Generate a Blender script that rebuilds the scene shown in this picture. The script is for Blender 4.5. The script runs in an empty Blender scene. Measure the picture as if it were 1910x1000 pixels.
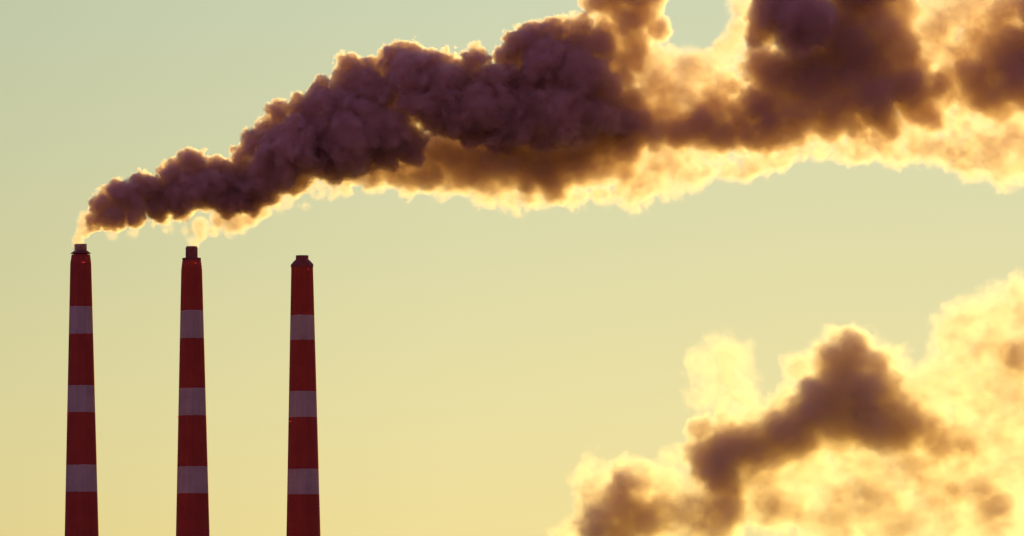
import bpy, bmesh, math, random
import numpy as np
from mathutils import Vector, Matrix, Euler

# ---- look ----
SUN_E, SUN_C = 3.9, (1.0, .72, .24)
BACK_TINT = (3.6, 1.5, 5.1)
VB = 8
SIGMA = .74
ALB, ANI = (.975, .85, .65), .58
CORE_TAU = .28
def _l(r, g, b):
    return tuple(((v / 255 + .055) / 1.055) ** 2.4 for v in (r, g, b))
SKY_STOPS = [(0.0, _l(246, 220, 142)), (.117, _l(240, 222, 153)), (.2, _l(232, 222, 163)), (.283, _l(222, 218, 168)),
             (.367, _l(213, 215, 173)), (.45, _l(205, 212, 178)), (1.0, _l(150, 175, 172))]
SIDE_STOPS = [(0.0, (1.06, 1.035, 1.02)), (.1, (1.05, 1.03, 1.005)), (.2, (1.01, 1.005, 1.0)), (.39, (.87, .88, .87)), (1.0, (.55, .6, .62))]
VEIL = .05
ALB_STEAM = (.98, .888, .68)

S = bpy.context.scene
C = S.collection
R = math.radians

# ---- camera -----------------------------------------------------------------
FPX = 15000.0                       # focal length in photo pixels (1910 wide)
PITCH, ROLL = R(3.25), R(-0.38)
cam = bpy.data.cameras.new('camera')
cam.sensor_width = 36.0
cam.lens = 36.0 * FPX / 1910.0
cam.clip_start, cam.clip_end = 1.0, 60000.0
cam_ob = bpy.data.objects.new('camera', cam)
C.objects.link(cam_ob)
CAM_R = Matrix.Rotation(R(90) + PITCH, 3, 'X') @ Matrix.Rotation(ROLL, 3, 'Z')
CAM_P = Vector((0, 0, 1.7))
cam_ob.matrix_world = Matrix.Translation(CAM_P) @ CAM_R.to_4x4()
S.camera = cam_ob

def at(px, py, Y):
    """photo pixel -> world point at distance Y along the ground."""
    d = CAM_R @ Vector(((px - 955) / FPX, -(py - 500) / FPX, -1.0))
    return CAM_P + d * (Y / d.y)

# ---- light ------------------------------------------------------------------
SUN_EL, SUN_AZ = R(2.6), R(15.0)      # low evening sun behind the smoke, a little to the right
sun_dir = Vector((math.sin(SUN_AZ) * math.cos(SUN_EL), math.cos(SUN_AZ) * math.cos(SUN_EL), math.sin(SUN_EL)))
sl = bpy.data.lights.new('sun', 'SUN')
sl.energy, sl.angle, sl.color = SUN_E, R(0.6), SUN_C
sun_ob = bpy.data.objects.new('sun', sl)
C.objects.link(sun_ob)
sun_ob.rotation_euler = sun_dir.to_track_quat('Z', 'Y').to_euler()

w = bpy.data.worlds.new('World')
S.world = w
w.use_nodes = True
nt = w.node_tree
bg = nt.nodes['Background']
N, L = nt.nodes, nt.links
def node(kind, **kw):
    n = N.new(kind)
    for k, v in kw.items():
        setattr(n, k, v)
    return n
sky = node('ShaderNodeTexSky', sky_type='NISHITA', sun_disc=False, sun_elevation=SUN_EL, sun_rotation=SUN_AZ, dust_density=2.0)
geo = node('ShaderNodeTexCoord')
sep = node('ShaderNodeSeparateXYZ')
L.new(geo.outputs['Generated'], sep.inputs[0])
def ramp(src, stops, interp='LINEAR'):
    r = node('ShaderNodeValToRGB')
    r.color_ramp.interpolation = interp
    e = r.color_ramp.elements
    while len(e) < len(stops):
        e.new(0.5)
    for q, (p, c) in zip(e, stops):
        q.position = p
        q.color = (*c, 1)
    L.new(src, r.inputs[0])
    return r.outputs[0]
def math_(op, a, b=None):
    m = node('ShaderNodeMath', operation=op)
    for i, v in enumerate((a, b)):
        if v is None: continue
        if isinstance(v, (int, float)): m.inputs[i].default_value = v
        else: L.new(v, m.inputs[i])
    return m.outputs[0]
def mix_(kind, fac, a, b):
    m = node('ShaderNodeMixRGB', blend_type=kind)
    for i, v in enumerate((fac, a, b)):
        if isinstance(v, (int, float)): m.inputs[i].default_value = v
        elif isinstance(v, tuple): m.inputs[i].default_value = (*v, 1)
        else: L.new(v, m.inputs[i])
    return m.outputs[0]
def lin(r, g, b):
    return tuple(((v / 255 + .055) / 1.055) ** 2.4 if v > 10 else v / 3294.6 for v in (r, g, b))
# warm band of sky low towards the sun, greener and cooler higher up; sine of elevation -> colour
E0 = 10.0
el = math_('MULTIPLY', sep.outputs['Z'], 1.0)
front = ramp(math_('MULTIPLY', el, 5.0), SKY_STOPS)
# slow falloff of brightness with the angle from the sun
dot = node('ShaderNodeVectorMath', operation='DOT_PRODUCT')
L.new(geo.outputs['Generated'], dot.inputs[0]); dot.inputs[1].default_value = (math.sin(R(9)), math.cos(R(9)), .045)
side = ramp(math_('MULTIPLY', math_('SUBTRACT', 1.0, dot.outputs['Value']), 16.0), SIDE_STOPS)
front = mix_('MULTIPLY', 1.0, mix_('MULTIPLY', 1.0, front, side), (10.0, 10.0, 10.0))
back = mix_('MULTIPLY', 1.0, sky.outputs[0], BACK_TINT)
k = node('ShaderNodeMapRange', interpolation_type='SMOOTHSTEP')
L.new(sep.outputs['Y'], k.inputs['Value'])
k.inputs['From Min'].default_value, k.inputs['From Max'].default_value = 0.45, 0.97
L.new(mix_('MIX', k.outputs[0], back, front), bg.inputs['Color'])
bg.inputs['Strength'].default_value = 0.1

S.view_settings.view_transform = 'Standard'
S.view_settings.look = 'None'
S.view_settings.exposure = 0.0
S.view_settings.gamma = 1.0
S.cycles.volume_bounces = VB
S.cycles.max_bounces = 16
S.cycles.transparent_max_bounces = 128
S.cycles.use_denoising = True
S.cycles.use_adaptive_sampling = True
S.cycles.adaptive_threshold = 0.03
S.cycles.adaptive_min_samples = 24
S.cycles.volume_step_rate = 1.0
S.cycles.volume_max_steps = 512
# ---- helpers ----------------------------------------------------------------
def tag(o, label=None, cat=None, group=None, kind=None):
    for key, v in (('label', label), ('category', cat), ('group', group), ('kind', kind)):
        if v: o[key] = v
    return o

def link(name, me, mat=None, parent=None):
    o = bpy.data.objects.new(name, me)
    C.objects.link(o)
    if mat is not None and not me.materials:
        me.materials.append(mat)
    if parent is not None:
        o.parent = parent
    return o

def lathe(name, prof, mat, parent, seg=72, cap_top=False, cap_bottom=False):
    """solid of revolution; prof is a list of (radius, z), sharp where two rows repeat a ring."""
    bm = bmesh.new()
    rings = []
    for r, z in prof:
        rings.append([bm.verts.new((r * math.cos(2 * math.pi * i / seg), r * math.sin(2 * math.pi * i / seg), z)) for i in range(seg)])
    for a, b in zip(rings, rings[1:]):
        for i in range(seg):
            f = bm.faces.new((a[i], a[(i + 1) % seg], b[(i + 1) % seg], b[i]))
            f.smooth = True
    if cap_top: bm.faces.new(rings[-1])
    if cap_bottom: bm.faces.new(rings[0][::-1])
    for e in bm.edges:
        if len(e.link_faces) == 2 and e.calc_face_angle(0) > R(14):
            e.smooth = False
    me = bpy.data.meshes.new(name)
    bm.to_mesh(me); bm.free()
    return link(name, me, mat, parent)

def box(bm, c, s, rz=0.0):
    m = Matrix.Translation(c) @ Matrix.Rotation(rz, 4, 'Z') @ Matrix.Diagonal((*s, 1))
    return bmesh.ops.create_cube(bm, size=1.0, matrix=m)['verts']

def new_mat(name):
    m = bpy.data.materials.new(name)
    m.use_nodes = True
    return m, m.node_tree.nodes, m.node_tree.links, m.node_tree.nodes['Principled BSDF']

def mn(nt_, kind, **kw):
    n = nt_.new(kind)
    for k_, v in kw.items(): setattr(n, k_, v)
    return n

# ---- ground -----------------------------------------------------------------
m, n, l, p = new_mat('dry_field')
tc = mn(n, 'ShaderNodeTexCoord'); nz = mn(n, 'ShaderNodeTexNoise'); nz.inputs['Scale'].default_value = .004; nz.inputs['Detail'].default_value = 8
cr = mn(n, 'ShaderNodeValToRGB')
cr.color_ramp.elements[0].position, cr.color_ramp.elements[0].color = .35, (.05, .055, .025, 1)
cr.color_ramp.elements[1].position, cr.color_ramp.elements[1].color = .65, (.13, .10, .06, 1)
l.new(tc.outputs['Object'], nz.inputs['Vector']); l.new(nz.outputs['Fac'], cr.inputs[0]); l.new(cr.outputs[0], p.inputs['Base Color'])
p.inputs['Roughness'].default_value = .95
me = bpy.data.meshes.new('ground')
G = 30000
me.from_pydata([(-G, -G, 0), (G, -G, 0), (G, G, 0), (-G, G, 0)], [], [(0, 1, 2, 3)])
tag(link('ground', me, m), kind='structure')

# ---- chimneys ---------------------------------------------------------------
def band_paint(name, bands, seed):
    m, n, l, p = new_mat(name)
    tc = mn(n, 'ShaderNodeTexCoord')
    xyz = mn(n, 'ShaderNodeSeparateXYZ'); l.new(tc.outputs['Object'], xyz.inputs[0])
    def mt(op, a, b):
        q = mn(n, 'ShaderNodeMath', operation=op)
        for i, v in enumerate((a, b)):
            if isinstance(v, (int, float)): q.inputs[i].default_value = v
            else: l.new(v, q.inputs[i])
        return q.outputs[0]
    def noise(scale, detail, vec_scale):
        mp = mn(n, 'ShaderNodeMapping'); l.new(tc.outputs['Object'], mp.inputs[0]); mp.inputs['Scale'].default_value = vec_scale
        mp.inputs['Location'].default_value = (seed * 7.3, seed * 3.1, seed)
        q = mn(n, 'ShaderNodeTexNoise'); q.inputs['Scale'].default_value = scale; q.inputs['Detail'].default_value = detail
        l.new(mp.outputs[0], q.inputs['Vector'])
        return q.outputs['Fac']
    edge = mt('MULTIPLY', mt('SUBTRACT', noise(.5, 3, (1, 1, .6)), .5), .55)
    z = mt('ADD', xyz.outputs['Z'], edge)
    tot = None
    for z0, z1 in bands:
        b = mt('MULTIPLY', mt('GREATER_THAN', z, z0), mt('LESS_THAN', z, z1))
        tot = b if tot is None else mt('ADD', tot, b)
    streak = noise(1.0, 5, (.9, .9, .03))
    blot = noise(.16, 5, (1, 1, 1))
    lift = mt('LESS_THAN', mt('FRACT', mt('DIVIDE', xyz.outputs['Z'], 2.4), 0.0), .05)
    wear = mt('ADD', mt('MULTIPLY', streak, .45), mt('MULTIPLY', blot, .5))
    wear = mt('SUBTRACT', mt('ADD', wear, .53), mt('MULTIPLY', lift, .07))
    mx = mn(n, 'ShaderNodeMixRGB'); l.new(tot, mx.inputs[0])
    mx.inputs[1].default_value = (*RED, 1); mx.inputs[2].default_value = (*WHITE, 1)
    mu = mn(n, 'ShaderNodeMixRGB', blend_type='MULTIPLY'); mu.inputs[0].default_value = 1
    l.new(mx.outputs[0], mu.inputs[1])
    cb = mn(n, 'ShaderNodeCombineXYZ')
    for i in range(3): l.new(wear, cb.inputs[i])
    l.new(cb.outputs[0], mu.inputs[2]); l.new(mu.outputs[0], p.inputs['Base Color'])
    p.inputs['Roughness'].default_value = .75
    p.inputs['Specular IOR Level'].default_value = .25
    return m

def plain(name, col, rough=.6, metal=0.0, seed=1.0):
    m, n, l, p = new_mat(name)
    tc = mn(n, 'ShaderNodeTexCoord'); q = mn(n, 'ShaderNodeTexNoise'); q.inputs['Scale'].default_value = .8; q.inputs['Detail'].default_value = 6
    l.new(tc.outputs['Object'], q.inputs['Vector'])
    cr = mn(n, 'ShaderNodeValToRGB')
    cr.color_ramp.elements[0].position, cr.color_ramp.elements[0].color = .3, (*[c * .65 for c in col], 1)
    cr.color_ramp.elements[1].position, cr.color_ramp.elements[1].color = .7, (*[min(1, c * 1.25) for c in col], 1)
    l.new(q.outputs['Fac'], cr.inputs[0]); l.new(cr.outputs[0], p.inputs['Base Color'])
    p.inputs['Roughness'].default_value = rough; p.inputs['Metallic'].default_value = metal
    return m

RED, WHITE = (.365, .050, .010), (.44, .37, .185)
M_LINER = plain('sooty_steel', (.21, .058, .018), .7)
M_CAP = plain('rusty_steel_cap', (.19, .048, .015), .7)
M_HATCH = plain('grey_hatch', (.42, .34, .24), .6)
M_STEEL = plain('painted_bracket', (.3, .08, .07), .6)
M_LAMP, n_, l_, p_ = new_mat('red_beacon_glass')
p_.inputs['Base Color'].default_value = (.5, .02, .02, 1)
p_.inputs['Emission Color'].default_value = (1, .05, .03, 1)
p_.inputs['Emission Strength'].default_value = .4

def chimney(Y, label, shaft, bands, liner, cap, lamps, seed, hatch=None):
    """shaft: rows (y, x_left, x_right) in photo pixels from the bottom up; the same for liner and cap."""
    s = Y / FPX
    def ring(y, x0, x1):
        return ((x1 - x0) / 2 * s, at((x0 + x1) / 2, y, Y).z)
    # centre line at the ground: straight down from the middle of the shaft (upright in the world)
    mid = at((shaft[1][1] + shaft[1][2]) / 2, shaft[1][0], Y)
    root = bpy.data.objects.new('chimney', None); C.objects.link(root)
    root.location = (mid.x, Y, 0)
    tag(root, label, 'chimney', 'red and white banded chimneys')
    rows = [ring(*r) for r in shaft]
    (r0, z0), (r1, z1) = rows[0], rows[1]
    rb = r0 + (r0 - r1) * z0 / (z1 - z0)               # carry the straight taper down to the ground
    zb = [(at(mid.x / s + 955, b, Y).z, at(mid.x / s + 955, a, Y).z) for a, b in bands]
    step = 10
    prof = [(rb + (r0 - rb) * i / step, z0 * i / step) for i in range(step)]
    prof += [(r0 + (r1 - r0) * i / 14, z0 + (z1 - z0) * i / 14) for i in range(14)] + rows[1:]
    rt, zt = rows[-1]
    prof += [(rt - .9, zt), (rt - .9, zt - 6)]
    lathe('shaft', prof, band_paint('chimney_paint', zb, seed), root, 96, cap_bottom=True)
    lr = [ring(*r) for r in liner]
    lr += [(lr[-1][0] - .35, lr[-1][1]), (lr[-1][0] - .35, lr[0][1] - 4)]
    lathe('flue', lr, M_LINER, root, 64)
    lathe('cap', [ring(*r) for r in cap], M_CAP, root, 96)
    for (lx, ly, w_) in lamps:
        q = at(lx, ly, Y)
        rr = np.interp(q.z, [a[1] for a in prof[:len(prof) - 2]], [a[0] for a in prof[:len(prof) - 2]])
        dx = max(-.985, min(.985, (q.x - mid.x) / rr))
        ang = math.asin(dx)
        dirx, diry = math.sin(ang), -math.cos(ang)
        bm = bmesh.new()
        box(bm, Vector((dirx * (rr + .22), diry * (rr + .22), q.z - .28)), (.5, .5, .1), ang)
        box(bm, Vector((dirx * (rr + .1), diry * (rr + .1), q.z - .5)), (.12, .3, .4), ang)
        me = bpy.data.meshes.new('lamp_bracket'); bm.to_mesh(me); bm.free()
        br = link('lamp_bracket', me, M_STEEL, root)
        bm = bmesh.new()
        bmesh.ops.create_uvsphere(bm, u_segments=14, v_segments=8, radius=1, matrix=Matrix.Translation((dirx * (rr + .24), diry * (rr + .24), q.z)) @ Matrix.Diagonal((w_, .24, .24, 1)))
        for f in bm.faces: f.smooth = True
        me = bpy.data.meshes.new('warning_light'); bm.to_mesh(me); bm.free()
        link('warning_light', me, M_LAMP, br)
    if hatch:
        q = at(hatch[0], hatch[1], Y)
        rr = np.interp(q.z, [a[1] for a in prof[:len(prof) - 2]], [a[0] for a in prof[:len(prof) - 2]])
        ang = math.asin((q.x - mid.x) / rr)
        bm = bmesh.new()
        box(bm, Vector((math.sin(ang) * (rr + .02), -math.cos(ang) * (rr + .02), q.z)), (.8, .3, 1.3), ang)
        bmesh.ops.bevel(bm, geom=bm.edges[:], offset=.06, segments=2, affect='EDGES')
        me = bpy.data.meshes.new('hatch'); bm.to_mesh(me); bm.free()
        link('hatch', me, M_HATCH, root)
    return root

chimney(3000, 'red and white chimney with a flared brim below its mouth, dark plume rising from it',
        [(1000, 121.9, 186.0), (491.5, 131.0, 170.7), (475, 133.7, 168.4)],
        [(571.8, 623.2), (719.3, 769.4), (867.5, 917.7)],
        [(478, 137.4, 160.0), (455.3, 137.2, 159.7)],
        [(474.2, 137.5, 160.5), (473.2, 130.2, 168.2), (472.3, 130.2, 168.2), (467.5, 137.3, 160.5), (465.5, 137.2, 160.0)],
        [(156.6, 490.5, .75), (127.8, 774, .35)], 1, hatch=(144, 617))
chimney(3020, 'red and white chimney with a tall narrow round flue, thin smoke wisps above it',
        [(1000, 329.5, 393.0), (503.6, 337.9, 377.5), (483, 340.5, 374.8)],
        [(579.5, 631.2), (724.2, 775.3), (870.4, 920.8)],
        [(486, 346.9, 369.8), (463, 347.0, 369.9), (459.6, 348.6, 368.3)],
        [(485, 339.9, 375.4), (483.2, 339.9, 375.4), (481.4, 340.0, 375.3), (480.4, 347, 369.8)],
        [(365, 492, .4), (334.4, 777.9, .35)], 2)
chimney(3045, 'red and white chimney with a domed cap and no smoke coming out',
        [(1000, 536.5, 600.7), (500, 543.1, 584.4), (497, 543.2, 584.3)],
        [(588.2, 634.7), (730.2, 778.6), (875.2, 922.6)],
        [(494, 552.2, 576), (476.6, 552.2, 576)],
        [(498.5, 542.3, 585.2), (493.7, 542.3, 585.0), (491.5, 544.2, 583.0), (486.5, 548.8, 578.8), (484.2, 552.1, 576.1)],
        [(575, 503, .3), (542.9, 786.9, .45)], 3)

# ---- smoke density fields (numpy) -------------------------------------------
def _spline_rows(n, m, rng_shift):
    """n x m matrix that interpolates m coarse values to n fine ones (cubic B-spline)."""
    t = np.linspace(0, m - 4.001, n) + 1.0
    i = np.floor(t).astype(int); f = t - i
    w = np.stack([(1-f)**3, 3*f**3-6*f**2+4, -3*f**3+3*f**2+3*f+1, f**3], 1) / 6.0
    M = np.zeros((n, m), np.float32)
    for k in range(4):
        M[np.arange(n), i - 1 + k] += w[:, k]
    return M

def smooth_noise(shape, vox, lam, seed):
    """smooth random field, about -1..1, wavelength lam, on a grid of cell sizes vox."""
    rng = np.random.default_rng(seed)
    ms = [max(5, int(n * v / lam * 2.0) + 4) for n, v in zip(shape, vox)]
    c = rng.standard_normal(ms).astype(np.float32)
    for ax in range(3):
        M = _spline_rows(shape[ax], ms[ax], 0)
        c = np.moveaxis(np.tensordot(M, c, axes=(1, ax)), 0, ax)
    c = np.ascontiguousarray(c, dtype=np.float32)
    c /= (c.std() * 2.0 + 1e-9)
    return c

def smoke_field(blobs, lo, hi, vox, seed, lams=(96, 48, 24, 12, 6), amps=(.10, .24, .30, .38, .46), torn=.9):
    """density on a grid; blobs rows are (x, y up, z depth, radius, weight, softness)."""
    shape = tuple(int(round((h - l) / v)) for l, h, v in zip(lo, hi, vox))
    ax = [np.float32(l) + (np.arange(n, dtype=np.float32) + .5) * np.float32(v) for l, n, v in zip(lo, shape, vox)]
    disp = []; acc = None
    for k in range(len(lams) - 1, -1, -1):
        n = smooth_noise(shape, vox, lams[k], seed + k)
        b = (np.abs(n) - .40) * np.float32(lams[k] * amps[k])
        acc = b if acc is None else acc + b
        disp.append((lams[k], acc))
    wx = smooth_noise(shape, vox, 60, seed + 31) * 9
    wz = smooth_noise(shape, vox, 60, seed + 32) * 9
    wx += smooth_noise(shape, vox, 22, seed + 33) * 3.5
    wz += smooth_noise(shape, vox, 22, seed + 34) * 3.5
    fray = smooth_noise(shape, vox, 15, seed + 41) * 3.2 + smooth_noise(shape, vox, 7, seed + 42) * 2.4
    dens = np.zeros(shape, np.float32)
    for (x, y, z, r, w, s) in blobs:
        pad = r * 1.5 + 14
        sl = []
        for c, a, l, v, n in zip((x, y, z), ax, lo, vox, shape):
            i0 = max(0, int((c - pad - l) / v)); i1 = min(n, int((c + pad - l) / v) + 1)
            sl.append(slice(i0, i1))
        if any(q.stop <= q.start for q in sl): continue
        sl = tuple(sl)
        dm = disp[0][1]
        for lam, d in disp:
            if lam <= r * 1.3: dm = d
        k = np.float32(min(1., r / 30.))
        X = ax[0][sl[0]][:, None, None] + wx[sl] * k
        Y = ax[1][sl[1]][None, :, None] + wz[sl] * k
        Z = ax[2][sl[2]][None, None, :]
        F = np.float32(r) - np.sqrt((X - x)**2 + (Y - y)**2 + (Z - z)**2) + fray[sl] * (k * np.float32(1.7 if s >= .4 and w <= .3 else 1.0)) + dm[sl] * np.float32(1.0 if s < .4 else (.55 if w > .2 else 1.15))
        t = np.clip(F / np.float32(s * r), 0, 1) ** np.float32(.8) * np.float32(w)
        t *= t
        dens[sl] += t * t                      # smooth union: fourth-power sum
    np.sqrt(dens, out=dens); np.sqrt(dens, out=dens)
    # thin veils are torn, dense bodies only mottled
    tear = smooth_noise(shape, vox, 46, seed + 51) * .75 + smooth_noise(shape, vox, 20, seed + 52) * .8 + smooth_noise(shape, vox, 9, seed + 53) * .75
    thin = np.clip(1 - dens / .5, 0, 1)
    dens *= np.clip(1 + thin * tear * np.float32(torn), .06, 3.2)
    return dens
# x, y (photo px), radius, weight, depth
A=1.0
PL=[]
def add(w, z, soft, *pts):
    for p in pts:
        x,y,r=p[:3]; ww=p[3] if len(p)>3 else w; zz=p[4] if len(p)>4 else z
        PL.append((x,-y,zz+((x*37+y*91)%17-8)/8*r*.35,r*(1+.25*soft if soft>.35 else 1.0),ww**.7,soft))
# mouth of first chimney
add(.2,0,.5,(149,453,10),(149.5,447,10.5),(150,441,11),(151.5,434,11),(153,427,12),(156,418,12.5),(160,407,14),(164,396,15))
add(1.7,0,.2,(163,426,8,.8),(169,412,10,1.),(183,400,20),(176,415,10),(200,380,26),(213,398,26),(235,362,34),(250,388,28),(275,346,36),(300,374,38),(290,334,25),(330,318,34),(335,361,45),(362,296,29),(362,280,13),(395,318,29),(380,346,47),(420,338,36),(430,364,36),(460,341,47),(470,366,25),(222,344,16),(262,326,16))
# second chimney's wisp
add(.4,58,.7,(364,447,5),(366,438,7),(373,426,10),(371,411,14,.4,45))
add(.4,20,.7,(397,420,12),(440,400,24),(470,393,20),(490,384,16),(415,403,20))
add(.08,56,.9,(359,452,4),(357,444,6),(356,434,8))
add(.08,10,.9,(345,418,12),(310,414,14),(250,422,12),(212,432,10),(430,422,12))
# body A
add(1.25,-25,.2,(455,290,26),(475,268,32),(500,240,36),(500,320,50),(520,205,28),(560,200,28),(545,280,65),(600,172,26),(600,240,70),(610,152,18),(640,215,66),(620,295,42),(560,335,26),(660,265,62),(700,232,60),(735,245,52),(758,222,32),(770,268,36),(788,262,20),(784,292,16),(720,285,32),(680,300,24))
# crown
add(1.25,10,.2,(660,120,30),(655,150,34),(700,122,26),(740,112,36),(775,98,28),(720,170,50),(690,160,46),(830,118,26))
add(1.25,-30,.2,(770,140,46),(798,122,36),(830,170,62),(860,145,42),(882,112,28),(900,108,20),(905,152,42),(850,205,56),(900,205,60),(950,215,56),(880,245,32),(940,255,32),(800,190,54),(990,245,36),(1003,268,22),(820,215,36))
# body C
add(1.25,0,.2,(975,82,36),(960,112,38),(1000,68,34),(1040,65,34),(1075,78,32),(1090,102,38),(1030,120,62),(1000,170,58))
add(1.1,-30,.25,(1080,150,60),(1050,215,62),(1060,255,32),(1022,266,24))
add(.7,-20,.45,(1110,190,50),(1120,228,42),(1112,132,34),(1135,170,34),(1100,250,36))
add(1.25,-10,.2,(945,150,42),(930,190,40))
# brown lower lobes behind
add(.34,55,.5,(690,322,20),(730,315,26),(770,318,28),(820,312,36),(860,308,44),(900,318,42),(950,325,42),(1000,330,42),(1030,340,36),(1034,358,18),(1090,308,44),(1125,300,44),(1150,290,38),(1168,315,32),(850,270,45),(920,290,45),(1010,300,40))
add(.32,50,.4,(700,290,40),(760,295,42),(820,285,50),(880,290,55),(940,295,52),(1000,300,55),(1060,300,52),(1110,285,50),(1150,270,45),(1180,250,45),(1210,225,42),(980,330,40),(1040,335,34),(1030,362,20),(905,338,28),(845,325,30),(1170,320,26),(1190,200,40))
# thin fringe below
add(.09,40,.8,(540,362,16),(600,348,16),(640,342,18),(700,332,22),(760,345,18),(830,350,20),(900,357,22),(950,372,25),(960,390,14),(1010,367,18),(1080,370,18),(1130,365,22),(1190,352,35),(1240,328,40),(1290,315,34),(1180,370,18),(520,375,14),(570,378,10),(620,356,12))
import random as _r
_q=_r.Random(4)
CX=[520,600,700,760,870,940,1000,1080,1180,1240,1320,1430,1500,1560,1620,1700,1780,1870,1990]
CY=[366,338,328,344,344,372,372,368,352,332,315,308,288,283,290,280,285,292,290]
CT=[5,5,7,10,8,14,11,13,16,18,20,21,17,19,21,26,34,40,42]
def _itp(x,T):
    for i in range(len(CX)-1):
        if CX[i]<=x<=CX[i+1]:
            return T[i]+(T[i+1]-T[i])*(x-CX[i])/(CX[i+1]-CX[i])
x=525
while x<1985:
    t=_itp(x,CT)
    add(.07,40,.7,(x,_itp(x,CY)+_q.uniform(-.35,.45)*t,t*_q.uniform(.8,1.25),_q.uniform(.05,.1),40+_q.uniform(-1,1)*t))
    x+=t*.55
# tower D
add(.55,20,.4,(1112,5,26),(1150,2,42),(1180,45,40),(1205,20,36),(1233,56,26),(1190,90,34),(1150,112,34),(1165,140,30),(1140,70,38),(1210,-12,40),(1160,-30,45))
add(.12,40,.8,(1264,112,30),(1290,132,45),(1330,128,35),(1372,88,35),(1392,58,26),(1392,18,26),(1280,180,50),(1210,170,44),(1230,120,40))
add(.10,45,.7,(1240,150,50),(1300,160,55),(1350,170,50),(1270,230,55),(1330,280,40),(1400,180,40),(1430,120,40),(1250,290,45),(1210,300,40))
add(.40,30,.5,(1240,215,40),(1210,240,32),(1280,235,40),(1340,215,42,.55),(1370,165,22),(1390,248,38,.55),(1330,248,34,.5),(1300,265,24),(1185,200,34))
# E front, F, G
add(.95,-70,.4,(1440,40,44),(1487,48,62),(1528,50,42),(1425,72,30),(1490,80,42),(1450,8,38),(1480,-32,55))
add(.42,20,.45,(1620,20,64),(1660,60,54),(1600,90,58),(1650,-30,76),(1690,20,28))
add(.46,0,.45,(1450,190,56),(1520,160,66),(1500,215,52),(1560,205,55),(1600,160,66),(1640,195,56),(1680,165,56),(1720,205,46),(1742,232,26),(1742,175,32),(1590,235,28),(1440,238,32),(1400,262,24),(1700,130,40))
add(.11,40,.8,(1750,60,66),(1790,100,50),(1740,110,40),(1800,30,60),(1850,10,50),(1840,70,40))
add(.28,30,.6,(1772,58,20),(1832,42,22))
add(.38,10,.5,(1820,150,42),(1860,120,50),(1900,150,60),(1850,180,38),(1940,120,70),(1880,60,36,.35),(1808,182,24),(1960,40,60))
add(.10,30,.8,(1240,345,25),(1300,328,22),(1360,315,25),(1420,305,25),(1480,292,22),(1540,288,20),(1600,292,24),(1660,282,26),(1720,280,35),(1780,280,40),(1840,280,45),(1900,265,50),(1960,270,55),(1860,225,32),(1790,230,32))


# joins of the right half: one continuous brown mass
add(.68,15,.5,(1190,230,36),(1225,255,34),(1270,250,36),(1310,235,38),(1350,255,36),(1390,225,40),(1420,200,40),(1180,180,36),(1150,220,50),(1175,270,36),(1420,260,34),(1450,250,40))
add(.6,10,.45,(1425,125,40),(1455,140,46),(1540,130,60),(1590,110,55),(1500,130,55),(1640,120,60),(1690,90,40),(1560,60,60),(1600,-20,60),(1700,170,45),(1660,230,38),(1550,235,40),(1490,245,36))
add(.26,50,.6,(1230,160,40),(1350,170,30),(1300,120,30),(1320,195,30),(1200,120,40))
add(.12,30,.7,(1800,205,32),(1795,180,24),(1705,266,40),(1660,262,34))
add(.36,30,.5,(1850,150,50),(1900,110,60),(1930,170,50),(1830,190,30),(1870,200,34))
add(.62,45,.45,(830,275,45),(900,275,50),(960,280,50),(1020,300,50),(1080,280,50),(1130,260,45),(1035,340,36),(1040,362,18),(980,325,36),(880,318,32))

add(.5,30,.5,(645,322,18),(670,318,22),(705,320,26),(745,322,27),(780,322,30),(810,325,32))
add(.3,30,.6,(1772,165,28),(1792,140,30),(1805,108,36),(1832,80,38),(1872,42,42),(1900,20,44),(1950,30,50),(1760,215,26))
add(.85,-10,.4,(1080,60,30),(1120,90,34),(1140,180,34),(1160,235,30))

add(.14,25,.7,(1615,262,32),(1600,255,28),(1640,262,28))
add(.5,10,.5,(1612,236,28),(1640,225,30),(1778,188,26,.32),(1765,150,30,.32))

# the smoke leaves the nearest mouth ten metres in front of the plume's middle line
PL[:] = [(x, y, z - (58 * (1 - (x - 150) / 300) if x < 450 and not (340 < x < 385 and y < -395) else 0), r, w, s) for x, y, z, r, w, s in PL]

ST=[]
def adds(w, z, soft, *pts):
    for p in pts:
        x,y,r=p[:3]; ww=p[3] if len(p)>3 else w; zz=p[4] if len(p)>4 else z
        ST.append((x,-y,zz+((x*37+y*91)%17-8)/8*r*.5,r*(1+.08*soft),ww**.7,soft))
adds(.032,20,.9,(1340,680,56),(1312,692,40),(1370,720,50),(1350,738,45),(1302,740,30),(1390,762,35))
adds(.38,0,.5,(1520,770,60),(1600,790,60),(1450,830,50),(1380,830,50),(1420,850,40),(1570,740,60),(1650,780,50),(1690,800,45),(1480,810,55),(1340,880,50),(1590,670,36),(1545,670,30),(1640,690,34))
adds(.36,0,.55,(1560,700,50),(1590,690,45),(1540,740,45),(1600,750,60),(1640,740,45),(1530,780,40),(1570,800,45),(1640,800,50),(1690,815,38,.22),(1722,835,28,.2),(1490,800,40),(1450,815,40),(1400,840,45,.4),(1360,850,50,.42),(1320,860,45,.42),(1310,880,35),(1290,890,20),(1330,900,35),(1360,920,40),(1350,960,45,.25),(1320,970,40,.18),(1300,812,28),(1340,800,32,.2))
adds(.06,15,.8,(1560,655,45),(1600,655,45),(1650,685,45),(1690,730,50),(1500,700,40),(1460,762,40),(1720,780,50),(1410,800,40))
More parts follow.
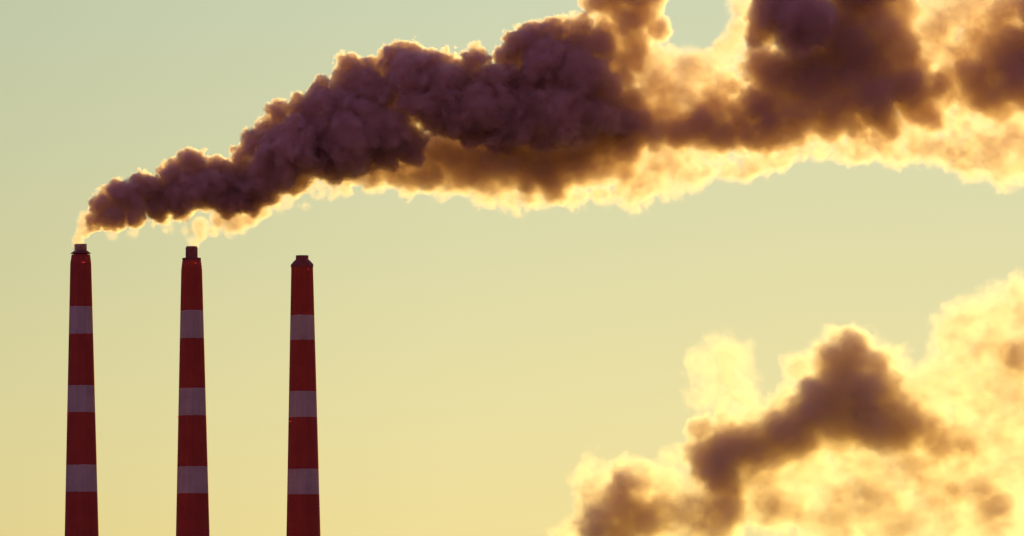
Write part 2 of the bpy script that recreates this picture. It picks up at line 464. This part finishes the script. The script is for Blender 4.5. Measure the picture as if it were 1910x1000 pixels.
adds(.05,0,.8,(1790,612,50),(1850,608,60),(1900,600,60),(1900,552,28),(1780,672,55),(1850,660,70),(1900,680,50,.1),(1912,690,30,.3),(1760,720,60),(1830,740,70),(1900,760,70),(1780,820,60,.08),(1850,830,70,.07),(1900,870,80),(1800,900,70,.07),(1700,900,80),(1600,900,80),(1500,900,70),(1550,980,80,.06),(1650,980,80,.06),(1750,980,80,.06),(1850,980,80,.06),(1450,960,60,.08),(1420,900,45,.09),(1960,640,70),(1970,800,90))
adds(.06,10,.8,(1090,892,35),(1120,892,35),(1160,902,40,.12),(1160,945,45,.32),(1190,960,45,.32),(1130,970,45,.2),(1210,912,40,.08),(1240,920,45),(1240,970,50,.18),(1100,980,50,.1),(1060,1000,40),(1160,1000,60,.28),(1270,960,40,.1),(1250,862,25,.035))

adds(.3,0,.75,(1470,800,56),(1440,840,56),(1500,790,56),(1400,845,56),(1540,800,60),(1620,770,64),(1680,820,48),(1895,682,46))
adds(.36,0,.7,(1700,800,46),(1735,825,38),(1660,815,46),(1620,805,52),(1560,790,56),(1500,825,44),(1440,845,46),(1400,870,46),(1360,905,46,.3),(1350,945,50,.18),(1335,985,50,.14),(1590,650,40),(1560,680,46),(1640,720,44))
adds(.42,0,.6,(1150,935,48),(1180,965,52),(1120,975,44),(1205,985,46),(1160,905,36),(1150,1000,50),(1100,1000,36),(1225,950,30))
adds(.18,10,.8,(1790,880,36),(1820,920,40),(1770,930,36),(1700,880,50),(1760,860,44),(1800,840,44),(1620,940,50),(1740,940,44),(1560,930,36),(1850,960,50),(1880,690,36),(1840,660,30),(1430,950,40),(1480,960,36))
adds(.2,5,.9,(1340,925,72),(1310,985,66,.14),(1420,950,54),(1280,970,50),(1240,965,54),(1180,905,52),(1420,880,56),(1700,790,64),(1760,830,50),(1560,740,70),(1600,690,60),(1480,850,50),(1110,940,50))
adds(.42,0,.5,(1318,862,52),(1360,862,50),(1302,884,32),(1345,842,42),(1400,850,44),(1335,890,40),(1460,825,44))
# ---- the smoke as volumes -----------------------------------------------------
def smoke_mat(name, sigma, alb, ani):
    m = bpy.data.materials.new(name); m.use_nodes = True
    n, l = m.node_tree.nodes, m.node_tree.links
    n.clear()
    out = n.new('ShaderNodeOutputMaterial'); v = n.new('ShaderNodeVolumePrincipled')
    v.inputs['Color'].default_value = (*alb, 1)
    v.inputs['Density'].default_value = sigma
    v.inputs['Density Attribute'].default_value = 'density'
    v.inputs['Anisotropy'].default_value = ani
    l.new(v.outputs[0], out.inputs['Volume'])
    return m

def cube_modifier(o, mn_, mx_, st, dims, mat, surface=None):
    """a modifier that turns the object's grid of 'soot' values into a volume (or into the surface of its dense inside)."""
    nx, ny, nz_ = dims
    ng = bpy.data.node_groups.new('grid_to_volume', 'GeometryNodeTree')
    ng.interface.new_socket('Geometry', in_out='INPUT', socket_type='NodeSocketGeometry')
    ng.interface.new_socket('Geometry', in_out='OUTPUT', socket_type='NodeSocketGeometry')
    n, l = ng.nodes, ng.links
    gi, go = n.new('NodeGroupInput'), n.new('NodeGroupOutput')
    vc = n.new('GeometryNodeVolumeCube')
    vc.inputs['Min'].default_value, vc.inputs['Max'].default_value = mn_, mx_
    for ax, q in zip('XYZ', (nx, ny, nz_)):
        vc.inputs['Resolution ' + ax].default_value = q
    pos = n.new('GeometryNodeInputPosition'); sp = n.new('ShaderNodeSeparateXYZ'); l.new(pos.outputs[0], sp.inputs[0])
    idx = []
    for i, ax in enumerate('XYZ'):
        s1 = n.new('ShaderNodeMath'); s1.operation = 'SUBTRACT'; l.new(sp.outputs[ax], s1.inputs[0]); s1.inputs[1].default_value = mn_[i]
        s2 = n.new('ShaderNodeMath'); s2.operation = 'DIVIDE'; l.new(s1.outputs[0], s2.inputs[0]); s2.inputs[1].default_value = st[i]
        f = n.new('FunctionNodeFloatToInt'); f.rounding_mode = 'ROUND'; l.new(s2.outputs[0], f.inputs[0])
        idx.append(f.outputs[0])
    def imul(a_, b_, op):
        q = n.new('FunctionNodeIntegerMath'); q.operation = op
        l.new(a_, q.inputs[0])
        if isinstance(b_, int): q.inputs[1].default_value = b_
        else: l.new(b_, q.inputs[1])
        return q.outputs[0]
    ii = imul(imul(imul(imul(idx[0], ny, 'MULTIPLY'), idx[1], 'ADD'), nz_, 'MULTIPLY'), idx[2], 'ADD')
    at_ = n.new('GeometryNodeInputNamedAttribute'); at_.data_type = 'FLOAT'; at_.inputs[0].default_value = 'soot'
    si = n.new('GeometryNodeSampleIndex'); si.data_type = 'FLOAT'; si.domain = 'POINT'; si.clamp = True
    l.new(gi.outputs[0], si.inputs['Geometry'])
    l.new(at_.outputs[0], si.inputs['Value']); l.new(ii, si.inputs['Index'])
    l.new(si.outputs[0], vc.inputs['Density'])
    res = vc.outputs[0]
    if surface:
        vm = n.new('GeometryNodeVolumeToMesh'); vm.resolution_mode = 'GRID'
        vm.inputs['Threshold'].default_value = surface
        l.new(res, vm.inputs['Volume'])
        ss = n.new('GeometryNodeSetShadeSmooth'); l.new(vm.outputs[0], ss.inputs['Geometry'])
        res = ss.outputs[0]
    sm = n.new('GeometryNodeSetMaterial'); sm.inputs['Material'].default_value = mat
    l.new(res, sm.inputs['Geometry']); l.new(sm.outputs[0], go.inputs[0])
    md = o.modifiers.new('grid', 'NODES'); md.node_group = ng

def grid_mesh(name, d, mn_, st):
    nx, ny, nz_ = d.shape
    me = bpy.data.meshes.new(name)
    me.vertices.add(d.size)
    co = np.empty((nx, ny, nz_, 3), np.float32)
    co[..., 0] = (np.arange(nx) * st[0] + mn_[0])[:, None, None]
    co[..., 1] = (np.arange(ny) * st[1] + mn_[1])[None, :, None]
    co[..., 2] = (np.arange(nz_) * st[2] + mn_[2])[None, None, :]
    me.vertices.foreach_set('co', co.ravel())
    a = me.attributes.new('soot', 'FLOAT', 'POINT')
    a.data.foreach_set('value', np.ascontiguousarray(d, np.float32).ravel())
    return me

def smoke_body(name, d, mn_, st, sigma):
    """the body of the smoke as a closed thin veil: where light from any side has crossed CORE_TAU optical depths."""
    q = (2, 1, 2)
    e = d[:d.shape[0] // 2 * 2, :, :d.shape[2] // 2 * 2]
    e = (e[0::2, :, 0::2] + e[1::2, :, 0::2] + e[0::2, :, 1::2] + e[1::2, :, 1::2]) / 4 * sigma
    s2 = [a * b for a, b in zip(st, q)]
    deep = None
    for ax in range(3):
        c = np.cumsum(e, axis=ax) * s2[ax]
        t = c.take([-1], axis=ax) - c
        c = np.minimum(c, t)
        deep = c if deep is None else np.minimum(deep, c)
    for k_ in range(2):                                           # a little smoothing
        for ax in range(3):
            deep = (np.roll(deep, 1, ax) + 2 * deep + np.roll(deep, -1, ax)) / 4
    deep[0], deep[-1], deep[:, 0], deep[:, -1], deep[:, :, 0], deep[:, :, -1] = 0, 0, 0, 0, 0, 0
    m0 = [a + (b - 1) * c / 2 for a, b, c in zip(mn_, q, st)]
    m1 = [a + (n_ - 1) * c for a, n_, c in zip(m0, deep.shape, s2)]
    tmp = link('grid', grid_mesh('grid', deep, m0, s2))
    cube_modifier(tmp, m0, m1, s2, deep.shape, M_SOOT, CORE_TAU)
    me = bpy.data.meshes.new_from_object(tmp.evaluated_get(bpy.context.evaluated_depsgraph_get()))
    me.name = name
    old = tmp.data
    bpy.data.objects.remove(tmp); bpy.data.meshes.remove(old)
    me.materials.clear(); me.materials.append(M_SOOT)
    print(name, 'body faces', len(me.polygons))
    return link(name, me)

M_SOOT = bpy.data.materials.new('smoke_veil'); M_SOOT.use_nodes = True
n_, l_ = M_SOOT.node_tree.nodes, M_SOOT.node_tree.links
n_.clear()
o_ = n_.new('ShaderNodeOutputMaterial'); mx = n_.new('ShaderNodeMixShader'); mx.inputs[0].default_value = .7
for i_, k_ in enumerate(('ShaderNodeBsdfDiffuse', 'ShaderNodeBsdfTranslucent')):
    b_ = n_.new(k_); b_.inputs['Color'].default_value = (.9, .8, .72, 1)
    l_.new(b_.outputs[0], mx.inputs[i_ + 1])
tr = n_.new('ShaderNodeBsdfTransparent'); thin = n_.new('ShaderNodeMixShader'); thin.inputs[0].default_value = VEIL
l_.new(tr.outputs[0], thin.inputs[1]); l_.new(mx.outputs[0], thin.inputs[2])
l_.new(thin.outputs[0], o_.inputs['Surface'])

PXM = 3010 / FPX                     # metres per photo pixel where the smoke hangs
def smoke_object(name, blobs, lo, hi, vox, seed, mat, Y, sigma, k=1.0, torn=.9):
    d = smoke_field(blobs, lo, hi, vox, seed, torn=torn)
    d = np.ascontiguousarray(np.transpose(d, (0, 2, 1)))        # x, depth, up
    nx, ny, nz_ = d.shape
    pm = PXM * k
    mn_ = [(lo[0] + vox[0] / 2 - 955) * pm, (lo[2] + vox[2] / 2) * pm, (lo[1] + vox[1] / 2 + 500) * pm]
    st = [vox[0] * pm, vox[2] * pm, vox[1] * pm]
    mx_ = [a + s_ * (q - 1) for a, s_, q in zip(mn_, st, (nx, ny, nz_))]
    me = grid_mesh('vapour', d, mn_, st)
    body = smoke_body(name, d, mn_, st, sigma)
    body.location = at(955, 500, Y)
    body.rotation_euler = (0, ROLL, 0)
    o = link('vapour', me, mat, body)
    cube_modifier(o, mn_, mx_, st, (nx, ny, nz_), mat)
    return body

o = smoke_object('smoke_plume', PL, (125, -470, -150), (2060, 150, 170), (1.6, 1.6, 4), 11, smoke_mat('grey_smoke', SIGMA, ALB, ANI), 3010, SIGMA)
tag(o, 'long dark smoke plume drifting off the mouths of two red and white chimneys', 'smoke')
o = smoke_object('steam_cloud', ST, (1000, -1090, -150), (2080, -480, 150), (2, 2, 4), 77, smoke_mat('pale_steam', .75, ALB_STEAM, ANI), 3100, .75, 3100 / 3010, torn=.85)
tag(o, 'pale yellow billowing steam cloud with a brown middle, below the long dark plume', 'cloud')
